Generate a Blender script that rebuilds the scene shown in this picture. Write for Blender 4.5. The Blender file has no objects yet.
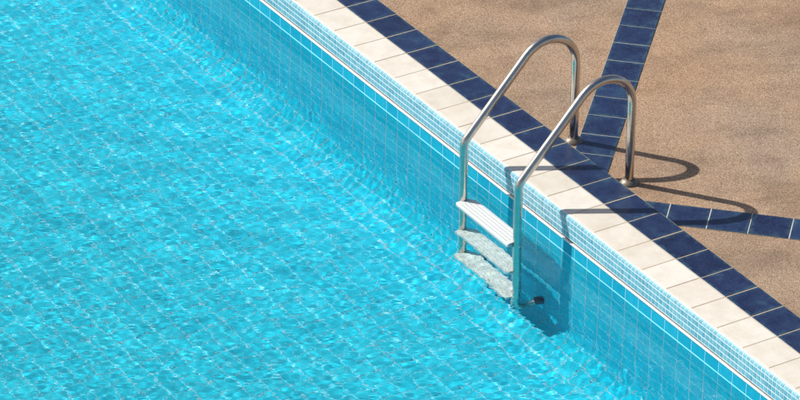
import bpy, math, random
import numpy as np
from mathutils import Matrix, Vector

random.seed(7)
rng = np.random.default_rng(7)
S = bpy.context.scene
COL = S.collection

# ------------------------------------------------------------------ camera
# world: x runs along the pool edge, y points from the pool to the deck, z = 0 is the top of the coping
CAM_ROT = ((0.5308, 0.8473, 0.0175), (0.4334, -0.2537, -0.8648), (-0.7283, 0.4666, -0.5019))   # right, down, forward
CAM_LOC = (15.5349, -9.6501, 9.6947)
cd = bpy.data.cameras.new("camera")
cam = bpy.data.objects.new("camera", cd)
COL.objects.link(cam)
r, d, f = (Vector(v).normalized() for v in CAM_ROT)
cam.matrix_world = Matrix.Translation(CAM_LOC) @ Matrix((r, -d, -f)).transposed().to_4x4()
cd.sensor_width = 36.0
cd.lens = 3983.5 / 800 * 36
cd.clip_start = 0.5
cd.clip_end = 1000
S.camera = cam

# ------------------------------------------------------------------ sky, sun, exposure
SUN_TRAVEL = Vector((0.911, 0.727, -1.0)).normalized()
ELEV = math.asin(-SUN_TRAVEL.z)
w = bpy.data.worlds.new("World")
S.world = w
w.use_nodes = True
nt = w.node_tree
bg = nt.nodes["Background"]
sky = nt.nodes.new("ShaderNodeTexSky")
sky.sky_type = 'NISHITA'
sky.sun_disc = False
sky.sun_elevation = ELEV
sky.sun_rotation = math.atan2(-SUN_TRAVEL.x, -SUN_TRAVEL.y)
sky.air_density = 1.0
sky.dust_density = 2.0
nt.links.new(sky.outputs[0], bg.inputs[0])
bg.inputs[1].default_value = 0.088
sd = bpy.data.lights.new("sun", 'SUN')
sd.energy = 5.0
sd.angle = math.radians(0.53)
sd.color = (1.0, 0.955, 0.88)
sun = bpy.data.objects.new("sun", sd)
COL.objects.link(sun)
sun.rotation_euler = SUN_TRAVEL.to_track_quat('-Z', 'Y').to_euler()
sun.location = (0, 0, 12)
sd.cycles.is_caustics_light = True
S.view_settings.view_transform = 'Standard'
S.view_settings.look = 'None'
S.view_settings.exposure = 0.17
S.view_settings.gamma = 1.0
S.view_settings.use_curve_mapping = False
S.cycles.use_denoising = True
S.cycles.max_bounces = 12
S.cycles.transmission_bounces = 8
S.cycles.caustics_reflective = False
S.cycles.caustics_refractive = True
S.cycles.sample_clamp_indirect = 6.0

# ------------------------------------------------------------------ material helpers
class Mat:
    def __init__(s, name):
        s.m = bpy.data.materials.new(name)
        s.m.use_nodes = True
        s.t = s.m.node_tree
        s.n = s.t.nodes
        s.b = s.n["Principled BSDF"]
        s.out = s.n["Material Output"]
    def node(s, kind, **kw):
        n = s.n.new(kind)
        for k, v in kw.items():
            if k.startswith('i_'):
                n.inputs[k[2:].replace('_', ' ')].default_value = v
            else:
                setattr(n, k, v)
        return n
    def link(s, a, b):
        s.t.links.new(a, b)
    def coord(s, kind='Object'):
        if kind == 'World':
            return s.node("ShaderNodeNewGeometry").outputs['Position']
        return s.node("ShaderNodeTexCoord").outputs[kind]
    def noise(s, vec, scale, detail=3, rough=.55, w=None):
        n = s.node("ShaderNodeTexNoise", i_Scale=scale, i_Detail=detail, i_Roughness=rough)
        if w is not None:
            n.noise_dimensions = '4D'
            s.link(w, n.inputs['W'])
        s.link(vec, n.inputs['Vector'])
        return n.outputs['Fac']
    def ramp(s, fac, stops, interp='LINEAR'):
        n = s.node("ShaderNodeValToRGB")
        cr = n.color_ramp
        cr.interpolation = interp
        while len(cr.elements) < len(stops):
            cr.elements.new(0.5)
        for e, (p, c) in zip(cr.elements, stops):
            e.position = p
            e.color = (*c, 1) if len(c) == 3 else c
        s.link(fac, n.inputs[0])
        return n.outputs[0]
    def mix(s, fac, a, b, mode='MIX'):
        n = s.node("ShaderNodeMix", data_type='RGBA', blend_type=mode)
        for sock, v in ((n.inputs[0], fac), (n.inputs[6], a), (n.inputs[7], b)):
            if hasattr(v, 'is_output'):
                s.link(v, sock)
            elif isinstance(v, (int, float)):
                sock.default_value = v
            else:
                sock.default_value = (*v, 1)
        return n.outputs[2]
    def maprange(s, v, a, b, c, d_):
        n = s.node("ShaderNodeMapRange")
        for k, x in zip((1, 2, 3, 4), (a, b, c, d_)):
            n.inputs[k].default_value = x
        s.link(v, n.inputs[0])
        return n.outputs[0]
    def math(s, op, a, b=0.0):
        n = s.node("ShaderNodeMath", operation=op)
        for sock, v in ((n.inputs[0], a), (n.inputs[1], b)):
            if hasattr(v, 'is_output'):
                s.link(v, sock)
            else:
                sock.default_value = v
        return n.outputs[0]
    def set(s, **kw):
        names = {'color': 'Base Color', 'rough': 'Roughness', 'metal': 'Metallic', 'spec': 'Specular IOR Level',
                 'trans': 'Transmission Weight', 'ior': 'IOR', 'coat': 'Coat Weight'}
        for k, v in kw.items():
            sock = s.b.inputs[names[k]]
            if hasattr(v, 'is_output'):
                s.link(v, sock)
            elif k == 'color':
                sock.default_value = (*v, 1)
            else:
                sock.default_value = v
        return s
    def bump(s, h, strength=.3, dist=.002):
        n = s.node("ShaderNodeBump", i_Strength=strength, i_Distance=dist)
        s.link(h, n.inputs['Height'])
        s.link(n.outputs[0], s.b.inputs['Normal'])
        return s

def objrand(m):
    return m.node("ShaderNodeObjectInfo").outputs['Random']

def mat_cream():
    m = Mat("cream_ceramic")
    c = m.coord('World')
    rnd = objrand(m)
    base = m.ramp(rnd, [(0, (.675, .63, .55)), (.25, (.72, .68, .605)), (.6, (.75, .71, .64)), (1, (.695, .645, .565))])
    n1 = m.ramp(m.noise(c, 9, 4, .6), [(.36, (.91, .885, .85)), (.60, (1, 1, 1))])
    n2 = m.ramp(m.noise(c, 45, 3), [(.3, (.965, .955, .94)), (.7, (1, 1, 1))])
    col = m.mix(1.0, m.mix(1.0, base, n1, 'MULTIPLY'), n2, 'MULTIPLY')
    m.set(color=col, rough=.55, spec=.35)
    m.bump(m.noise(c, 160, 3), .12, .0015)
    return m.m

def mat_navy():
    m = Mat("navy_glazed_ceramic")
    c = m.coord('World')
    rnd = objrand(m)
    w4 = m.math('MULTIPLY', rnd, 37.0)
    f1 = m.noise(c, 11, 5, .62, w4)
    col = m.ramp(f1, [(.30, (.008, .013, .050)), (.45, (.011, .021, .076)), (.58, (.015, .032, .094)), (.72, (.030, .070, .122))])
    tone = m.ramp(rnd, [(0, (.64, .68, .72)), (.35, (.98, .9, .92)), (.7, (.86, .96, .92)), (1, (1.05, 1.2, 1.1))])
    col = m.mix(1.0, col, tone, 'MULTIPLY')
    # thin glaze at the worn rim of each tile, lighter and greener
    g = m.node("ShaderNodeTexCoord").outputs['Generated']
    sx = m.node("ShaderNodeSeparateXYZ")
    m.link(g, sx.inputs[0])
    def rim(o):
        return m.math('ABSOLUTE', m.math('SUBTRACT', o, .5))
    e = m.math('MAXIMUM', rim(sx.outputs[0]), rim(sx.outputs[1]))
    wob = m.math('ADD', e, m.maprange(m.noise(c, 26, 3, .6, w4), .3, .7, -.11, .07))
    worn = m.maprange(wob, .38, .52, 0, .75)
    col = m.mix(worn, col, (.038, .092, .130))
    dust = m.ramp(m.noise(c, 120, 3, .7), [(.52, (0, 0, 0)), (.78, (.35, .35, .35))])
    col = m.mix(dust, col, (.13, .15, .18))
    m.set(color=col, rough=m.maprange(f1, .3, .7, .24, .42), spec=.45)
    m.bump(m.noise(c, 34, 3), .12, .002)
    return m.m

def mat_grout(name, a, b):
    m = Mat(name)
    c = m.coord('World')
    m.set(color=m.ramp(m.noise(c, 40, 4, .6), [(.3, a), (.7, b)]), rough=.9, spec=.2)
    m.bump(m.noise(c, 500, 2), .4, .001)
    return m.m

def mat_mosaic():
    m = Mat("pale_blue_glass_mosaic")
    c = m.coord('World')
    a = m.node("ShaderNodeAttribute", attribute_name="tone").outputs['Fac']
    col = m.ramp(a, [(0, (.12, .36, .46)), (.35, (.17, .43, .53)), (.7, (.22, .50, .59)), (1, (.14, .42, .56))])
    m.set(color=m.mix(1.0, col, m.ramp(m.noise(c, 150, 3), [(.3, (.86, .9, .9)), (.7, (1, 1, 1))]), 'MULTIPLY'), rough=.22, spec=.5)
    m.bump(m.noise(c, 90, 2), .1, .001)
    return m.m

def sparkle_fleck(m, col, c, amount):
    # pale flecks in the tile colour, painted as sparkle of light under water
    k = m.ramp(m.noise(c, 46, 2, .6), [(.60, (0, 0, 0)), (.70, (amount, amount, amount))])
    return m.mix(k, col, (.62, .90, .93))

def liner_color(m, tone, c, pale=False):
    if pale:  # submerged rows painted lighter, making up for light lost under water
        col = m.ramp(tone, [(0, (.008, .66, .90)), (.5, (.010, .70, .93)), (1, (.014, .73, .94))])
    else:
        col = m.ramp(tone, [(0, (.010, .33, .49)), (.5, (.013, .355, .52)), (1, (.017, .38, .55))])
    f1 = m.noise(c, 38, 4, .65)
    col = m.mix(1.0, col, m.ramp(f1, [(.3, (.80, .86, .9)), (.7, (1.1, 1.06, 1.03))]), 'MULTIPLY')
    return sparkle_fleck(m, col, c, .30) if pale else col

def mat_wall_tile(pale=False):
    m = Mat("lightened_azure_wall_tile" if pale else "azure_wall_tile")
    c = m.coord('World')
    m.set(color=liner_color(m, objrand(m), c, pale), rough=.5, spec=.06)
    return m.m

def mat_wall_tile_far():
    m = Mat("azure_wall_tile_joined")
    c = m.coord('World')
    a = m.node("ShaderNodeAttribute", attribute_name="tone").outputs['Fac']
    m.set(color=liner_color(m, a, c, True), rough=.5, spec=.06)
    return m.m

def mat_floor_tile():
    m = Mat("turquoise_floor_tile")
    c = m.coord('World')
    a = m.node("ShaderNodeAttribute", attribute_name="tone").outputs['Fac']
    col = m.ramp(a, [(0, (.020, .65, .85)), (.5, (.026, .68, .88)), (1, (.034, .71, .90))])
    f1 = m.noise(c, 30, 4, .65)
    col = m.mix(1.0, col, m.ramp(f1, [(.3, (.84, .89, .92)), (.7, (1.08, 1.05, 1.03))]), 'MULTIPLY')
    m.set(color=sparkle_fleck(m, col, c, .42), rough=.6, spec=.05)
    return m.m

def mat_deck():
    m = Mat("exposed_aggregate")
    c = m.coord('World')
    v = m.node("ShaderNodeTexVoronoi", i_Scale=330.0)
    m.link(c, v.inputs['Vector'])
    sep = m.node("ShaderNodeSeparateColor")
    m.link(v.outputs['Color'], sep.inputs[0])
    peb = m.ramp(sep.outputs[0], [(0, (.14, .09, .06)), (.12, (.22, .145, .098)), (.35, (.33, .228, .158)), (.6, (.395, .285, .20)), (.82, (.46, .345, .25)), (1, (.60, .49, .38))])
    gap = m.ramp(v.outputs['Distance'], [(.0, (1, 1, 1)), (.52, (.97, .97, .97)), (.8, (.55, .5, .45))])
    col = m.mix(.06, m.mix(1.0, peb, gap, 'MULTIPLY'), (.36, .26, .182))
    big = m.noise(c, 1.15, 3, .5)
    tint = m.ramp(big, [(.32, (1.04, .965, .90)), (.5, (1.02, 1, .98)), (.66, (.94, .98, 1.04))])
    col = m.mix(1.0, col, tint, 'MULTIPLY')
    mid = m.ramp(m.noise(c, 5.0, 5, .62), [(.33, (.86, .83, .80)), (.48, (1.02, .99, .95)), (.7, (1.12, 1.08, 1.03))])
    col = m.mix(1.0, col, mid, 'MULTIPLY')
    mp = m.node("ShaderNodeMapping")
    mp.vector_type = 'TEXTURE'
    mp.inputs['Rotation'].default_value = (0, 0, math.radians(68))
    mp.inputs['Scale'].default_value = (1.8, .62, 1)
    m.link(c, mp.inputs['Vector'])
    stain = m.ramp(m.noise(mp.outputs[0], 1.7, 5, .6), [(.35, (.75, .755, .76)), (.51, (1, 1, 1))])
    col = m.mix(1.0, col, stain, 'MULTIPLY')
    m.set(color=col, rough=.85, spec=.25)
    m.bump(v.outputs['Distance'], -.3, .002)
    return m.m

def mat_steel():
    m = Mat("polished_stainless_steel")
    c = m.coord('Object')
    f1 = m.noise(c, 30, 4, .6)
    col = m.ramp(f1, [(.3, (.56, .51, .45)), (.7, (.68, .63, .57))])
    m.set(color=col, metal=1.0, rough=m.maprange(m.noise(c, 70, 4, .65), .3, .7, .10, .17))
    # fine hairline scratches from polishing give a second, broader gloss
    b2 = m.node("ShaderNodeBsdfPrincipled")
    m.link(col, b2.inputs['Base Color'])
    b2.inputs['Metallic'].default_value = 1.0
    b2.inputs['Roughness'].default_value = .34
    mx = m.node("ShaderNodeMixShader")
    mx.inputs[0].default_value = .36
    m.link(m.b.outputs[0], mx.inputs[1])
    m.link(b2.outputs[0], mx.inputs[2])
    m.link(mx.outputs[0], m.out.inputs['Surface'])
    return m.m

def simple(name, col, rough, spec=.4, metal=0.0, nscale=60, namp=.85):
    m = Mat(name)
    c = m.coord('Object')
    k = m.ramp(m.noise(c, nscale, 4, .6), [(.3, (namp, namp, namp)), (.7, (1, 1, 1))])
    m.set(color=m.mix(1.0, col, k, 'MULTIPLY'), rough=rough, spec=spec, metal=metal)
    m.bump(m.noise(c, nscale * 6, 2), .15, .0008)
    return m.m

def mat_step(name, dirt_mottle, base):
    m = Mat(name)
    c = m.coord('Object')
    k = m.ramp(m.noise(c, 70, 3, .65), [(.40, (1, 1, 1)), (.52, (0, 0, 0))])
    f_ = m.math('MULTIPLY', k, dirt_mottle)  # olive specks of grime; on submerged steps also painted as ripple-light mottling
    m.set(color=m.mix(f_, base, (.60, .61, .43)), rough=.5, spec=.35)
    m.bump(m.noise(c, 260, 2), .2, .001)
    return m.m

WAVE_BUMP = .00080
def mat_water():
    m = Mat("pool_water")
    n = m.n
    n.remove(m.b)
    g = m.node("ShaderNodeBsdfGlass", distribution='GGX')
    g.inputs['Color'].default_value = (.95, .995, 1.0, 1)
    g.inputs['Roughness'].default_value = 0.0
    g.inputs['IOR'].default_value = 1.333
    mp = m.node("ShaderNodeMapping")
    mp.vector_type = 'TEXTURE'
    mp.inputs['Rotation'].default_value = (0, 0, math.radians(58))
    mp.inputs['Scale'].default_value = (1.35, .86, 1)
    m.link(m.coord('World'), mp.inputs['Vector'])
    c = mp.outputs[0]
    b1 = m.math('MULTIPLY', m.noise(c, 25, 0, .5), 1.0)
    b2 = m.math('MULTIPLY', m.noise(c, 52, 0, .5), .50)
    bn = m.node("ShaderNodeBump", i_Strength=1.0, i_Distance=WAVE_BUMP)
    m.link(m.math('ADD', b1, b2), bn.inputs['Height'])
    m.link(bn.outputs[0], g.inputs['Normal'])
    m.link(g.outputs[0], m.out.inputs['Surface'])
    return m.m

M = {
    'cream': mat_cream(), 'navy': mat_navy(),
    'tan_grout': mat_grout("tan_grout", (.42, .33, .23), (.54, .44, .33)),
    'pale_grout': mat_grout("pale_grout", (.50, .47, .42), (.64, .61, .56)),
    'white_grout': mat_grout("white_grout", (.66, .72, .74), (.80, .84, .85)),
    'mortar': mat_grout("grey_mortar", (.20, .19, .18), (.33, .31, .29)),
    'wall_grout': mat_grout("pale_blue_grout", (.36, .74, .86), (.47, .80, .89)),
    'floor_grout': mat_grout("pale_aqua_grout", (.36, .79, .90), (.48, .85, .92)),
    'mosaic': mat_mosaic(), 'wall_tile': mat_wall_tile(), 'wall_tile_lightened': mat_wall_tile(True), 'wall_tile_far': mat_wall_tile_far(),
    'floor_tile': mat_floor_tile(), 'deck': mat_deck(), 'steel': mat_steel(),
    'white_strip': simple("white_plastic_strip", (.80, .81, .80), .4, .4, nscale=25, namp=.86),
    'white_plastic': mat_step("white_step_plastic", .25, (.66, .675, .69)), 'stained_lightened_plastic': mat_step("stained_lightened_step_plastic", .40, (.95, .95, .92)),  # submerged steps get a whiter base colour, offsetting dim light under water
    'flange': simple("dull_tan_flange", (.27, .23, .185), .45, .4, .35, 50, .7),
    'rubber': simple("dark_rubber", (.11, .17, .22), .6),
    'water': mat_water(),
}

# ------------------------------------------------------------------ mesh helpers
def mesh_from(name, verts, faces, mat, smooth=False):
    me = bpy.data.meshes.new(name)
    me.from_pydata([tuple(v) for v in verts], [], faces)
    me.materials.append(mat)
    if smooth:
        me.polygons.foreach_set('use_smooth', [True] * len(me.polygons))
    me.update()
    return me

def link(name, me, parent=None, loc=(0, 0, 0), rot=(0, 0, 0)):
    o = bpy.data.objects.new(name, me)
    COL.objects.link(o)
    o.location = loc
    o.rotation_euler = rot
    if parent is not None:
        o.parent = parent
    return o

def box(x0, x1, y0, y1, z0, z1):
    v = [(x0, y0, z0), (x1, y0, z0), (x1, y1, z0), (x0, y1, z0), (x0, y0, z1), (x1, y0, z1), (x1, y1, z1), (x0, y1, z1)]
    f_ = [(0, 3, 2, 1), (4, 5, 6, 7), (0, 1, 5, 4), (1, 2, 6, 5), (2, 3, 7, 6), (3, 0, 4, 7)]
    return v, f_

def pillow(lx, ly, t, ch):
    """tile lying in xy, centred, top at z=0, with a chamfered rim"""
    a, b = lx / 2, ly / 2
    v = []
    for (dx, dy, z) in ((a, b, -t), (a, b, -ch), (a - ch, b - ch, 0)):
        v += [(-dx, -dy, z), (dx, -dy, z), (dx, dy, z), (-dx, dy, z)]
    f_ = [(8, 9, 10, 11)]
    for L in (0, 4):
        for k in range(4):
            k2 = (k + 1) % 4
            f_.append((L + k, L + k2, L + 4 + k2, L + 4 + k))
    return v, f_

class Join:
    def __init__(s):
        s.v, s.f, s.t = [], [], []
    def add(s, v, f_, tone=0.0):
        o = len(s.v)
        s.v += [tuple(p) for p in v]
        s.f += [tuple(i + o for i in q) for q in f_]
        s.t += [tone] * len(v)
    def mesh(s, name, mat, smooth=False):
        me = mesh_from(name, s.v, s.f, mat, smooth)
        at = me.attributes.new("tone", 'FLOAT', 'POINT')
        at.data.foreach_set('value', s.t)
        return me

def prism(profile, x0, x1):
    """extrude a closed (y, z) outline along x"""
    n = len(profile)
    v = [(x0, y, z) for y, z in profile] + [(x1, y, z) for y, z in profile]
    f_ = [tuple(range(n)), tuple(range(2 * n - 1, n - 1, -1))]
    for k in range(n):
        k2 = (k + 1) % n
        f_.append((k, n + k, n + k2, k2))
    return v, f_

def struct(o, label=None):
    o['kind'] = 'structure'
    if label:
        o['label'] = label
    return o

def recv(o):
    o.cycles.is_caustics_receiver = True
    return o

# ------------------------------------------------------------------ dimensions
P = 0.2                    # coping tile pitch along the edge
WC, WB = 0.194, 0.193      # widths of the cream and the navy row
EDGE = WC + WB             # back edge of the coping
DECK = -0.06
YW = -0.014                # face of the pool wall
WATER = -0.218
FLOOR = -1.22
X0, X1, Y0 = -9.0, 11.0, -9.0
I0, I1 = -8, 26            # tile indices that get built one by one

# ------------------------------------------------------------------ ground (the deck)
j = Join()
def sheet(x0, x1, y0, y1, z):
    j.add([(x0, y0, z), (x1, y0, z), (x1, y1, z), (x0, y1, z)], [(0, 1, 2, 3)])
sheet(-300, 300, EDGE - .05, 300, DECK)
sheet(-300, X0 - .2, -300, EDGE - .05, DECK)
sheet(X1 + .2, 300, -300, EDGE - .05, DECK)
sheet(X0 - .2, X1 + .2, -300, Y0 - .2, DECK)
deck = struct(link('deck', j.mesh('deck', M['deck'])), "tan exposed aggregate paving of the pool deck")

# navy bands set into the deck, 45 degrees to the pool edge
C45 = math.sqrt(.5)
SK = 0.019
mh = Vector((C45, C45, 0))
nh = Vector((-C45, C45, 0))
e1 = (nh - SK * mh).normalized()      # along the band that runs away from the ladder
e2 = (mh + SK * nh).normalized()      # along the band that runs off to the right
tile_me = mesh_from('navy_tile', *pillow(.1955, .1945, .006, .0012), M['navy'])
def band(origin, along, k0, k1):
    side = Vector((along.y, -along.x, 0))
    a = math.atan2(along.y, along.x)
    L0, L1 = k0 * .2013, k1 * .2013
    c0, c1 = origin + along * L0, origin + along * L1
    h = .0985
    v = [c0 - side * h, c1 - side * h, c1 + side * h, c0 + side * h]
    g = link('grout_bed', mesh_from('grout_bed', [(p.x, p.y, DECK + .002) for p in v], [(3, 2, 1, 0)], M['pale_grout']), deck)
    for k in range(k0, k1):
        p = origin + along * ((k + .5) * .2013)
        link('band_tile', tile_me, deck, (p.x, p.y, DECK + .0045 + random.uniform(-.0004, .0004)),
             (random.uniform(-.002, .002), random.uniform(-.002, .002), a + random.uniform(-.003, .003)))
band(mh * 1.3835 + nh * .1, e1, -6, 14)        # joints at n = .1 + k * .2
band(mh * 1.855 + nh * -1.192, e2, -2, 14)

# ------------------------------------------------------------------ coping
# solid body, then tiles laid on it; a rounded nose faced with mosaic
RN = .022
prof = [(0.0, -.0035)]
for k in range(0, 9):
    a = math.pi / 2 * k / 8
    prof.append((-(RN - .0015) * math.sin(a), -RN + (RN - .0015) * math.cos(a)))
prof += [(-(RN - .0015), -.118), (-.006, -.121), (-.006, -.30), (EDGE - .0025, -.30), (EDGE - .0025, -.0035)]
coping = struct(link('pool_coping', mesh_from('pool_coping', *prism(prof[::-1], X0, X1), M['white_grout'])), "raised cream and navy tiled pool coping")
# tan bed showing in the joints
bed = link('grout_bed', mesh_from('coping_grout_bed', *box(X0, X1, .0005, EDGE - .001, -.0034, -.0013), M['tan_grout']), coping)
cream_me = mesh_from('cream_tile', *pillow(P - .0045, WC - .0045, .008, .0016), M['cream'])
border_me = mesh_from('border_tile', *pillow(P - .0045, WB - .003, .05, .0016), M['navy'])
for i in range(I0, I1):
    for nm, me, yc in (('coping_tile', cream_me, .0005 + WC / 2), ('border_tile', border_me, WC + WB / 2)):
        link(nm, me, coping, ((i + .5) * P + random.uniform(-.0007, .0007), yc, random.uniform(-.0005, .0003)),
             (random.uniform(-.002, .002), random.uniform(-.002, .002), random.uniform(-.0025, .0025)))

# mosaic nose: four rows of little chips
j = Join()
MP = P / 7
gap = .0062
def nose(s, off):
    """point on the nose profile at arc length s, lifted off the face"""
    L = RN * math.pi / 2
    if s < L:
        a = s / RN
        return (-(RN + off) * math.sin(a), -RN + (RN + off) * math.cos(a))
    return (-(RN + off), -RN - (s - L))
rows = [(.0095, .0325, 3), (.0388, .0628, 1), (.0692, .0932, 1), (.0996, .1236, 1)]
for c in range(I0 * 7, I1 * 7):
    xa, xb = c * MP + gap / 2, (c + 1) * MP - gap / 2
    for (s0, s1, seg) in rows:
        dz = random.uniform(-.0003, .0003)
        jx = random.uniform(-.0004, .0004)
        pts = [nose(s0, -.0014)] + [nose(s0 + (s1 - s0) * q / seg, dz) for q in range(seg + 1)] + [nose(s1, -.0014)]
        n = len(pts)
        v = [(xa + jx, y, z) for y, z in pts] + [(xb + jx, y, z) for y, z in pts]
        f_ = [(k, k + 1, n + k + 1, n + k) for k in range(n - 1)]
        f_ += [tuple(range(n - 1, -1, -1)), tuple(range(n, 2 * n))]
        j.add(v, f_, random.random())
mos = link('mosaic', j.mesh('mosaic', M['mosaic']), coping)
mos['kind'] = 'stuff'
mos['label'] = "pale blue mosaic chips on the rounded coping nose"

# grey joint under the nose, white strip that holds the wall lining
strip = link('edge_strip', mesh_from('edge_strip', *prism([(-.0045, -.1445), (-.018, -.1445), (-.0205, -.1435), (-.0212, -.141), (-.0205, -.1385), (-.018, -.1375), (-.0045, -.1375)], X0, X1), M['white_strip']), coping)
strip['label'] = "thin white strip below the mosaic"
link('mortar_joint', mesh_from('mortar_joint', *box(X0, X1, -.0105, -.0045, -.1374, -.1150), M['mortar']), coping)

# ------------------------------------------------------------------ pool wall (long side in view, and the rest of the basin)
j = Join()
j.add(*box(X0, X1, YW, .05, FLOOR - .2, -.1446))
j.add(*box(X0 - .2, X0, Y0 - .2, YW, FLOOR - .2, DECK + .003))
j.add(*box(X1, X1 + .2, Y0 - .2, YW, FLOOR - .2, DECK + .003))
j.add(*box(X0 - .2, X1 + .2, Y0 - .2, Y0, FLOOR - .2, DECK + .003))
cp = [(YW - .26 + .26 * math.cos(math.pi / 2 * k / 16), FLOOR + .26 - .26 * math.sin(math.pi / 2 * k / 16)) for k in range(17)]
j.add(*prism((cp + [(YW - .26, FLOOR - .1), (YW + .02, FLOOR - .1), (YW + .02, FLOOR + .26)])[::-1], X0, X1))
wall = recv(struct(link('pool_wall', j.mesh('pool_wall', M['wall_grout'])), "azure tiled pool wall"))
WP = .1075
first = 3.25 - 60 * WP
row_edges = [-.1446, -.2135]
COVE = .26
while row_edges[-1] > FLOOR + COVE + .02:
    row_edges.append(max(row_edges[-1] - WP * .93, FLOOR + COVE))
wt = {}
def wall_tile_mesh(h, pale):
    key = (round(h, 4), pale)
    if key not in wt:
        g_ = .0068 if pale else .0036
        v, f_ = pillow(WP - g_, h - g_, .004, .0006)
        wt[key] = mesh_from('wall_tile', [(x, z, y) for x, y, z in v], [q for q in f_], M['wall_tile_lightened' if pale else 'wall_tile'])
        # the tile faces the pool: local z of the pillow becomes -y
        for vv in wt[key].vertices:
            vv.co.y = -vv.co.y
    return wt[key]
j = Join()
count = 0
for rI in range(len(row_edges) - 1):
    zt, zb = row_edges[rI], row_edges[rI + 1]
    h = zt - zb
    if h < .02:
        continue
    for c in range(-40, 130):
        xc = first + (c + .5) * WP
        if not (-5 < xc < 8):
            continue
        single = count < 300 and -1.5 < xc < 3.75 and rI < 7
        if single:
            count += 1
            recv(link('wall_tile', wall_tile_mesh(h, rI > 0), wall, (xc, YW - .0008, (zt + zb) / 2)))
        else:
            v, f_ = pillow(WP - .0068, h - .0068, .004, .0006)
            j.add([(x + xc, -z + YW - .0008, y + (zt + zb) / 2) for x, y, z in v], f_, random.random())
NC = 4
def cove(q, off):
    a = math.pi / 2 * q
    return (YW - COVE + (COVE - off) * math.cos(a), FLOOR + COVE - (COVE - off) * math.sin(a))
for rI in range(NC):
    for c in range(-40, 130):
        xc = first + (c + .5) * WP
        if -5 < xc < 8:
            q0, q1 = (rI + .03) / NC, (rI + .97) / NC
            pts = [cove(q0, 0)] + [cove(q0 + (q1 - q0) * k / 3, .0012) for k in range(4)] + [cove(q1, 0)]
            n = len(pts)
            v = [(xc - WP / 2 + .003, y, z) for y, z in pts] + [(xc + WP / 2 - .003, y, z) for y, z in pts]
            f_ = [(k, k + 1, n + k + 1, n + k) for k in range(n - 1)]
            j.add(v, f_, random.random())
rest = recv(link('wall_tiles', j.mesh('wall_tiles', M['wall_tile_far']), wall))
rest['kind'] = 'stuff'

# ------------------------------------------------------------------ pool floor
floor = recv(struct(link('pool_floor', mesh_from('pool_floor', [(X0, Y0, FLOOR), (X1, Y0, FLOOR), (X1, .04, FLOOR), (X0, .04, FLOOR)], [(0, 1, 2, 3)], M['floor_grout'])), "turquoise tiled pool floor under water"))
j = Join()
pv, pf = pillow(WP - .0046, WP - .0046, .003, .0006)
pv = np.array(pv)
for a in range(-45, 70):
    for b in range(0, 60):
        x, y = first + 30 * WP + (a + .5) * WP, YW - .262 - (b + .5) * WP
        if -4.5 < x < 6 and y > -6:
            j.add(pv + np.array((x, y, FLOOR + .002)), pf, random.random())
ft = recv(link('floor_tiles', j.mesh('floor_tiles', M['floor_tile']), floor))
ft['kind'] = 'stuff'

# ------------------------------------------------------------------ water
def axis(a, b, core0, core1, step):
    core = np.arange(core0, core1 + step / 2, step)
    lo, hi = [core0], [core[-1]]
    s = step
    while lo[-1] > a:
        s *= 1.12
        lo.append(max(a, lo[-1] - s))
    s = step
    while hi[-1] < b:
        s *= 1.12
        hi.append(min(b, hi[-1] + s))
    return np.concatenate([np.array(lo[1:])[::-1], core, np.array(hi[1:])])
STEP = .008
xs = axis(X0, X1, -3.0, 4.8, STEP)
ys = axis(Y0, YW - .0005, -4.0, YW - .0005, STEP)
ys[-1] = YW - .0005
gx, gy = np.meshgrid(xs, ys)
h = np.zeros_like(gx)
waves = []
def wave_set(n, l0, l1, slope, main, spread):
    for _ in range(n):
        lam = math.exp(rng.uniform(math.log(l0), math.log(l1)))
        th = main + rng.normal() * spread
        k = 2 * math.pi / lam
        waves.append((k * math.cos(th), k * math.sin(th), rng.uniform(0, 6.283), slope / k * math.sqrt(2.0 / n)))
wave_set(48, .042, .075, .0052, math.radians(-35), .7)
wave_set(26, .080, .20, .0036, math.radians(-35), .8)
wave_set(14, .25, 1.3, .0100, math.radians(-40), .8)
for kx, ky, ph, a in waves:
    h += a * np.sin(kx * gx + ky * gy + ph)
fade = np.clip(1 - (np.maximum(0, np.maximum(-3.0 - gx, gx - 4.8)) + np.maximum(0, -4.0 - gy)) / 2.0, .0, 1)
h *= fade
ny_, nx_ = gx.shape
co = np.stack([gx, gy, WATER + h], -1).reshape(-1, 3)
idx = np.arange(nx_ * ny_).reshape(ny_, nx_)
quads = np.stack([idx[:-1, :-1], idx[:-1, 1:], idx[1:, 1:], idx[1:, :-1]], -1).reshape(-1, 4)
me = bpy.data.meshes.new('pool_water')
me.vertices.add(len(co))
me.vertices.foreach_set('co', co.ravel())
me.loops.add(quads.size)
me.loops.foreach_set('vertex_index', quads.ravel())
me.polygons.add(len(quads))
me.polygons.foreach_set('loop_start', np.arange(0, quads.size, 4))
me.polygons.foreach_set('loop_total', np.full(len(quads), 4))
me.polygons.foreach_set('use_smooth', np.ones(len(quads), bool))
me.update(calc_edges=True)
me.materials.append(M['water'])
water = struct(link('pool_water', me), "clear rippling turquoise pool water")
water.cycles.is_caustics_caster = True

# ------------------------------------------------------------------ ladder
RX = (1.323, 1.809)
TR = .0218
ladder = bpy.data.objects.new('pool_ladder', None)
COL.objects.link(ladder)
ladder.location = (1.566, .4805, DECK)
ladder['label'] = "stainless steel pool ladder with curved handrails and three white steps"
ladder['category'] = "pool ladder"
LO = Vector(ladder.location)

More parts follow.
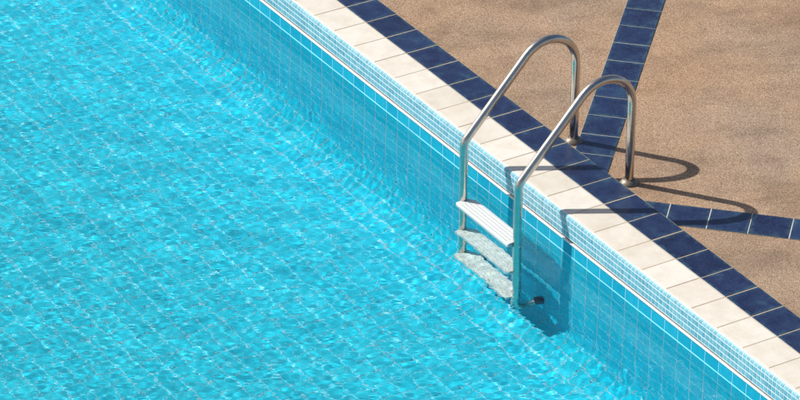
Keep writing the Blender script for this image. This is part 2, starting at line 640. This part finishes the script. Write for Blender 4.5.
def fillet(pts, radii, seg=14):
    """rounded polyline in (y, z)"""
    out = [Vector(pts[0])]
    for a, b, c, r_ in zip(pts[:-2], pts[1:-1], pts[2:], radii):
        a, b, c = Vector(a), Vector(b), Vector(c)
        u, v = (a - b).normalized(), (c - b).normalized()
        ang = u.angle(v)
        t = r_ / math.tan(ang / 2)
        cen = b + (u + v).normalized() * (r_ / math.sin(ang / 2))
        p0, p1 = b + u * t - cen, b + v * t - cen
        tot = p0.angle(p1)
        sgn = 1 if p0.x * p1.y - p0.y * p1.x > 0 else -1
        for k in range(seg + 1):
            q = sgn * tot * k / seg
            out.append(cen + Vector((p0.x * math.cos(q) - p0.y * math.sin(q), p0.x * math.sin(q) + p0.y * math.cos(q))))
    out.append(Vector(pts[-1]))
    return out

def tube(path, rad, x, sides=28, cap=True):
    v, f_ = [], []
    n = len(path)
    for k, p in enumerate(path):
        t = (path[min(k + 1, n - 1)] - path[max(k - 1, 0)]).normalized()
        nrm = Vector((-t.y, t.x))
        rr = rad[k] if isinstance(rad, (list, tuple)) else rad
        for s in range(sides):
            a = 2 * math.pi * s / sides
            q = p + nrm * (rr * math.cos(a))
            v.append((x + rr * math.sin(a), q.x, q.y))
    for k in range(n - 1):
        for s in range(sides):
            s2 = (s + 1) % sides
            f_.append((k * sides + s, k * sides + s2, (k + 1) * sides + s2, (k + 1) * sides + s))
    if cap:
        f_.append(tuple(range(sides)))
        f_.append(tuple(range(n * sides - 1, (n - 1) * sides - 1, -1)))
    return v, f_

slope = lambda y: .451 + 1.10 * (y - .124)
ctrl = [(.4815, DECK), (.468, slope(.468)), (-.176, slope(-.176)), (-.168, -.955), (-.036, -.925)]
path = fillet(ctrl, [.172, .075, .07])
def lathe_z(profile, cx, cy, sides=32):
    v, f_ = [], []
    for (r_, z) in profile:
        for s in range(sides):
            a = 2 * math.pi * s / sides
            v.append((cx + r_ * math.cos(a), cy + r_ * math.sin(a), z))
    for k in range(len(profile) - 1):
        for s in range(sides):
            s2 = (s + 1) % sides
            f_.append((k * sides + s, k * sides + s2, (k + 1) * sides + s2, (k + 1) * sides + s))
    return v, f_
def lathe_y(profile, cx, cz, sides=24):
    v, f_ = lathe_z(profile, 0, 0, sides)
    return [(cx + x, z, cz + y) for x, y, z in v], f_
def rel(v):
    return [Vector(p) - LO for p in v]
def shade(me, deg=35):
    me.polygons.foreach_set('use_smooth', [True] * len(me.polygons))
    me.set_sharp_from_angle(angle=math.radians(deg))
    return me

for x in RX:
    v, f_ = tube(path, TR, x)
    rail = recv(link('handrail', shade(mesh_from('handrail', rel(v), f_, M['steel']), 50), ladder))
    v, f_ = lathe_z([(.0219, DECK + .024), (.030, DECK + .0235), (.034, DECK + .020), (.042, DECK + .012), (.0465, DECK + .0055), (.0475, DECK + .0005)], x, .4810)
    link('flange', shade(mesh_from('flange', rel(v), f_, M['flange'])), rail)
    v, f_ = lathe_y([(.001, YW - .003), (.020, YW - .003), (.0275, YW - .006), (.029, YW - .014), (.027, -.045), (.0232, -.054), (.0229, -.060)], x, -.9255)
    recv(link('bumper', shade(mesh_from('bumper', rel(v), f_, M['rubber'])), rail))

# steps: moulded treads with a rounded back, a front lip and rows of studs
def step_outline(grow=0.0):
    yf, yb = -.2225 - grow, -.118 + grow
    xa, xb = RX[0] + .006 - grow, RX[1] - .006 + grow
    pts = [(xa, yf + .006), (xa + .006, yf), (xb - .006, yf), (xb, yf + .006)]
    rx, ry = .085, .040
    for k in range(9):
        a = math.pi / 2 * k / 8
        pts.append((xb - rx + rx * math.cos(a), yb - ry + ry * math.sin(a)))
    for k in range(9):
        a = math.pi / 2 + math.pi / 2 * k / 8
        pts.append((xa + rx + rx * math.cos(a), yb - ry + ry * math.sin(a)))
    return pts
for zi, z in enumerate((-.203, -.512, -.785)):
    j = Join()
    rings = [(-.004, z - .030), (0, z - .027), (0, z - .004), (-.003, z)]
    v, f_ = [], []
    n = len(step_outline())
    for g, zz in rings:
        v += [(x, y, zz) for x, y in step_outline(g)]
    for k in range(len(rings) - 1):
        for s in range(n):
            s2 = (s + 1) % n
            f_.append((k * n + s, k * n + s2, (k + 1) * n + s2, (k + 1) * n + s))
    f_.append(tuple(range(n - 1, -1, -1)))
    f_.append(tuple(range(3 * n, 4 * n)))
    st = recv(link('step', mesh_from('step', rel(v), f_, M['stained_lightened_plastic' if zi else 'white_plastic']), ladder))
    for a in range(33):
        for b in range(5):
            cx = RX[0] + .043 + a * (RX[1] - RX[0] - .086) / 32
            cy = -.2115 + b * .0205
            v, f_ = pillow(.0080, .0080, .0035, .002)
            j.add(rel([(x + cx, y + cy, q + z + .0024) for x, y, q in v]), f_)
    tr = recv(link('tread_studs', j.mesh('tread_studs', M['stained_lightened_plastic' if zi else 'white_plastic']), st))
    tr['kind'] = 'stuff'
    for x, sg in ((RX[0], -1), (RX[1], 1)):
        v, f_ = lathe_z([(.0001, .0065), (.004, .006), (.007, .004), (.0075, 0)], 0, 0, 12)
        v = [(x + sg * (TR - .001 + q[2]), -.172 + q[0], z - .014 + q[1]) for q in v]
        link('bolt', shade(mesh_from('bolt', rel(v), f_, M['steel'])), st)
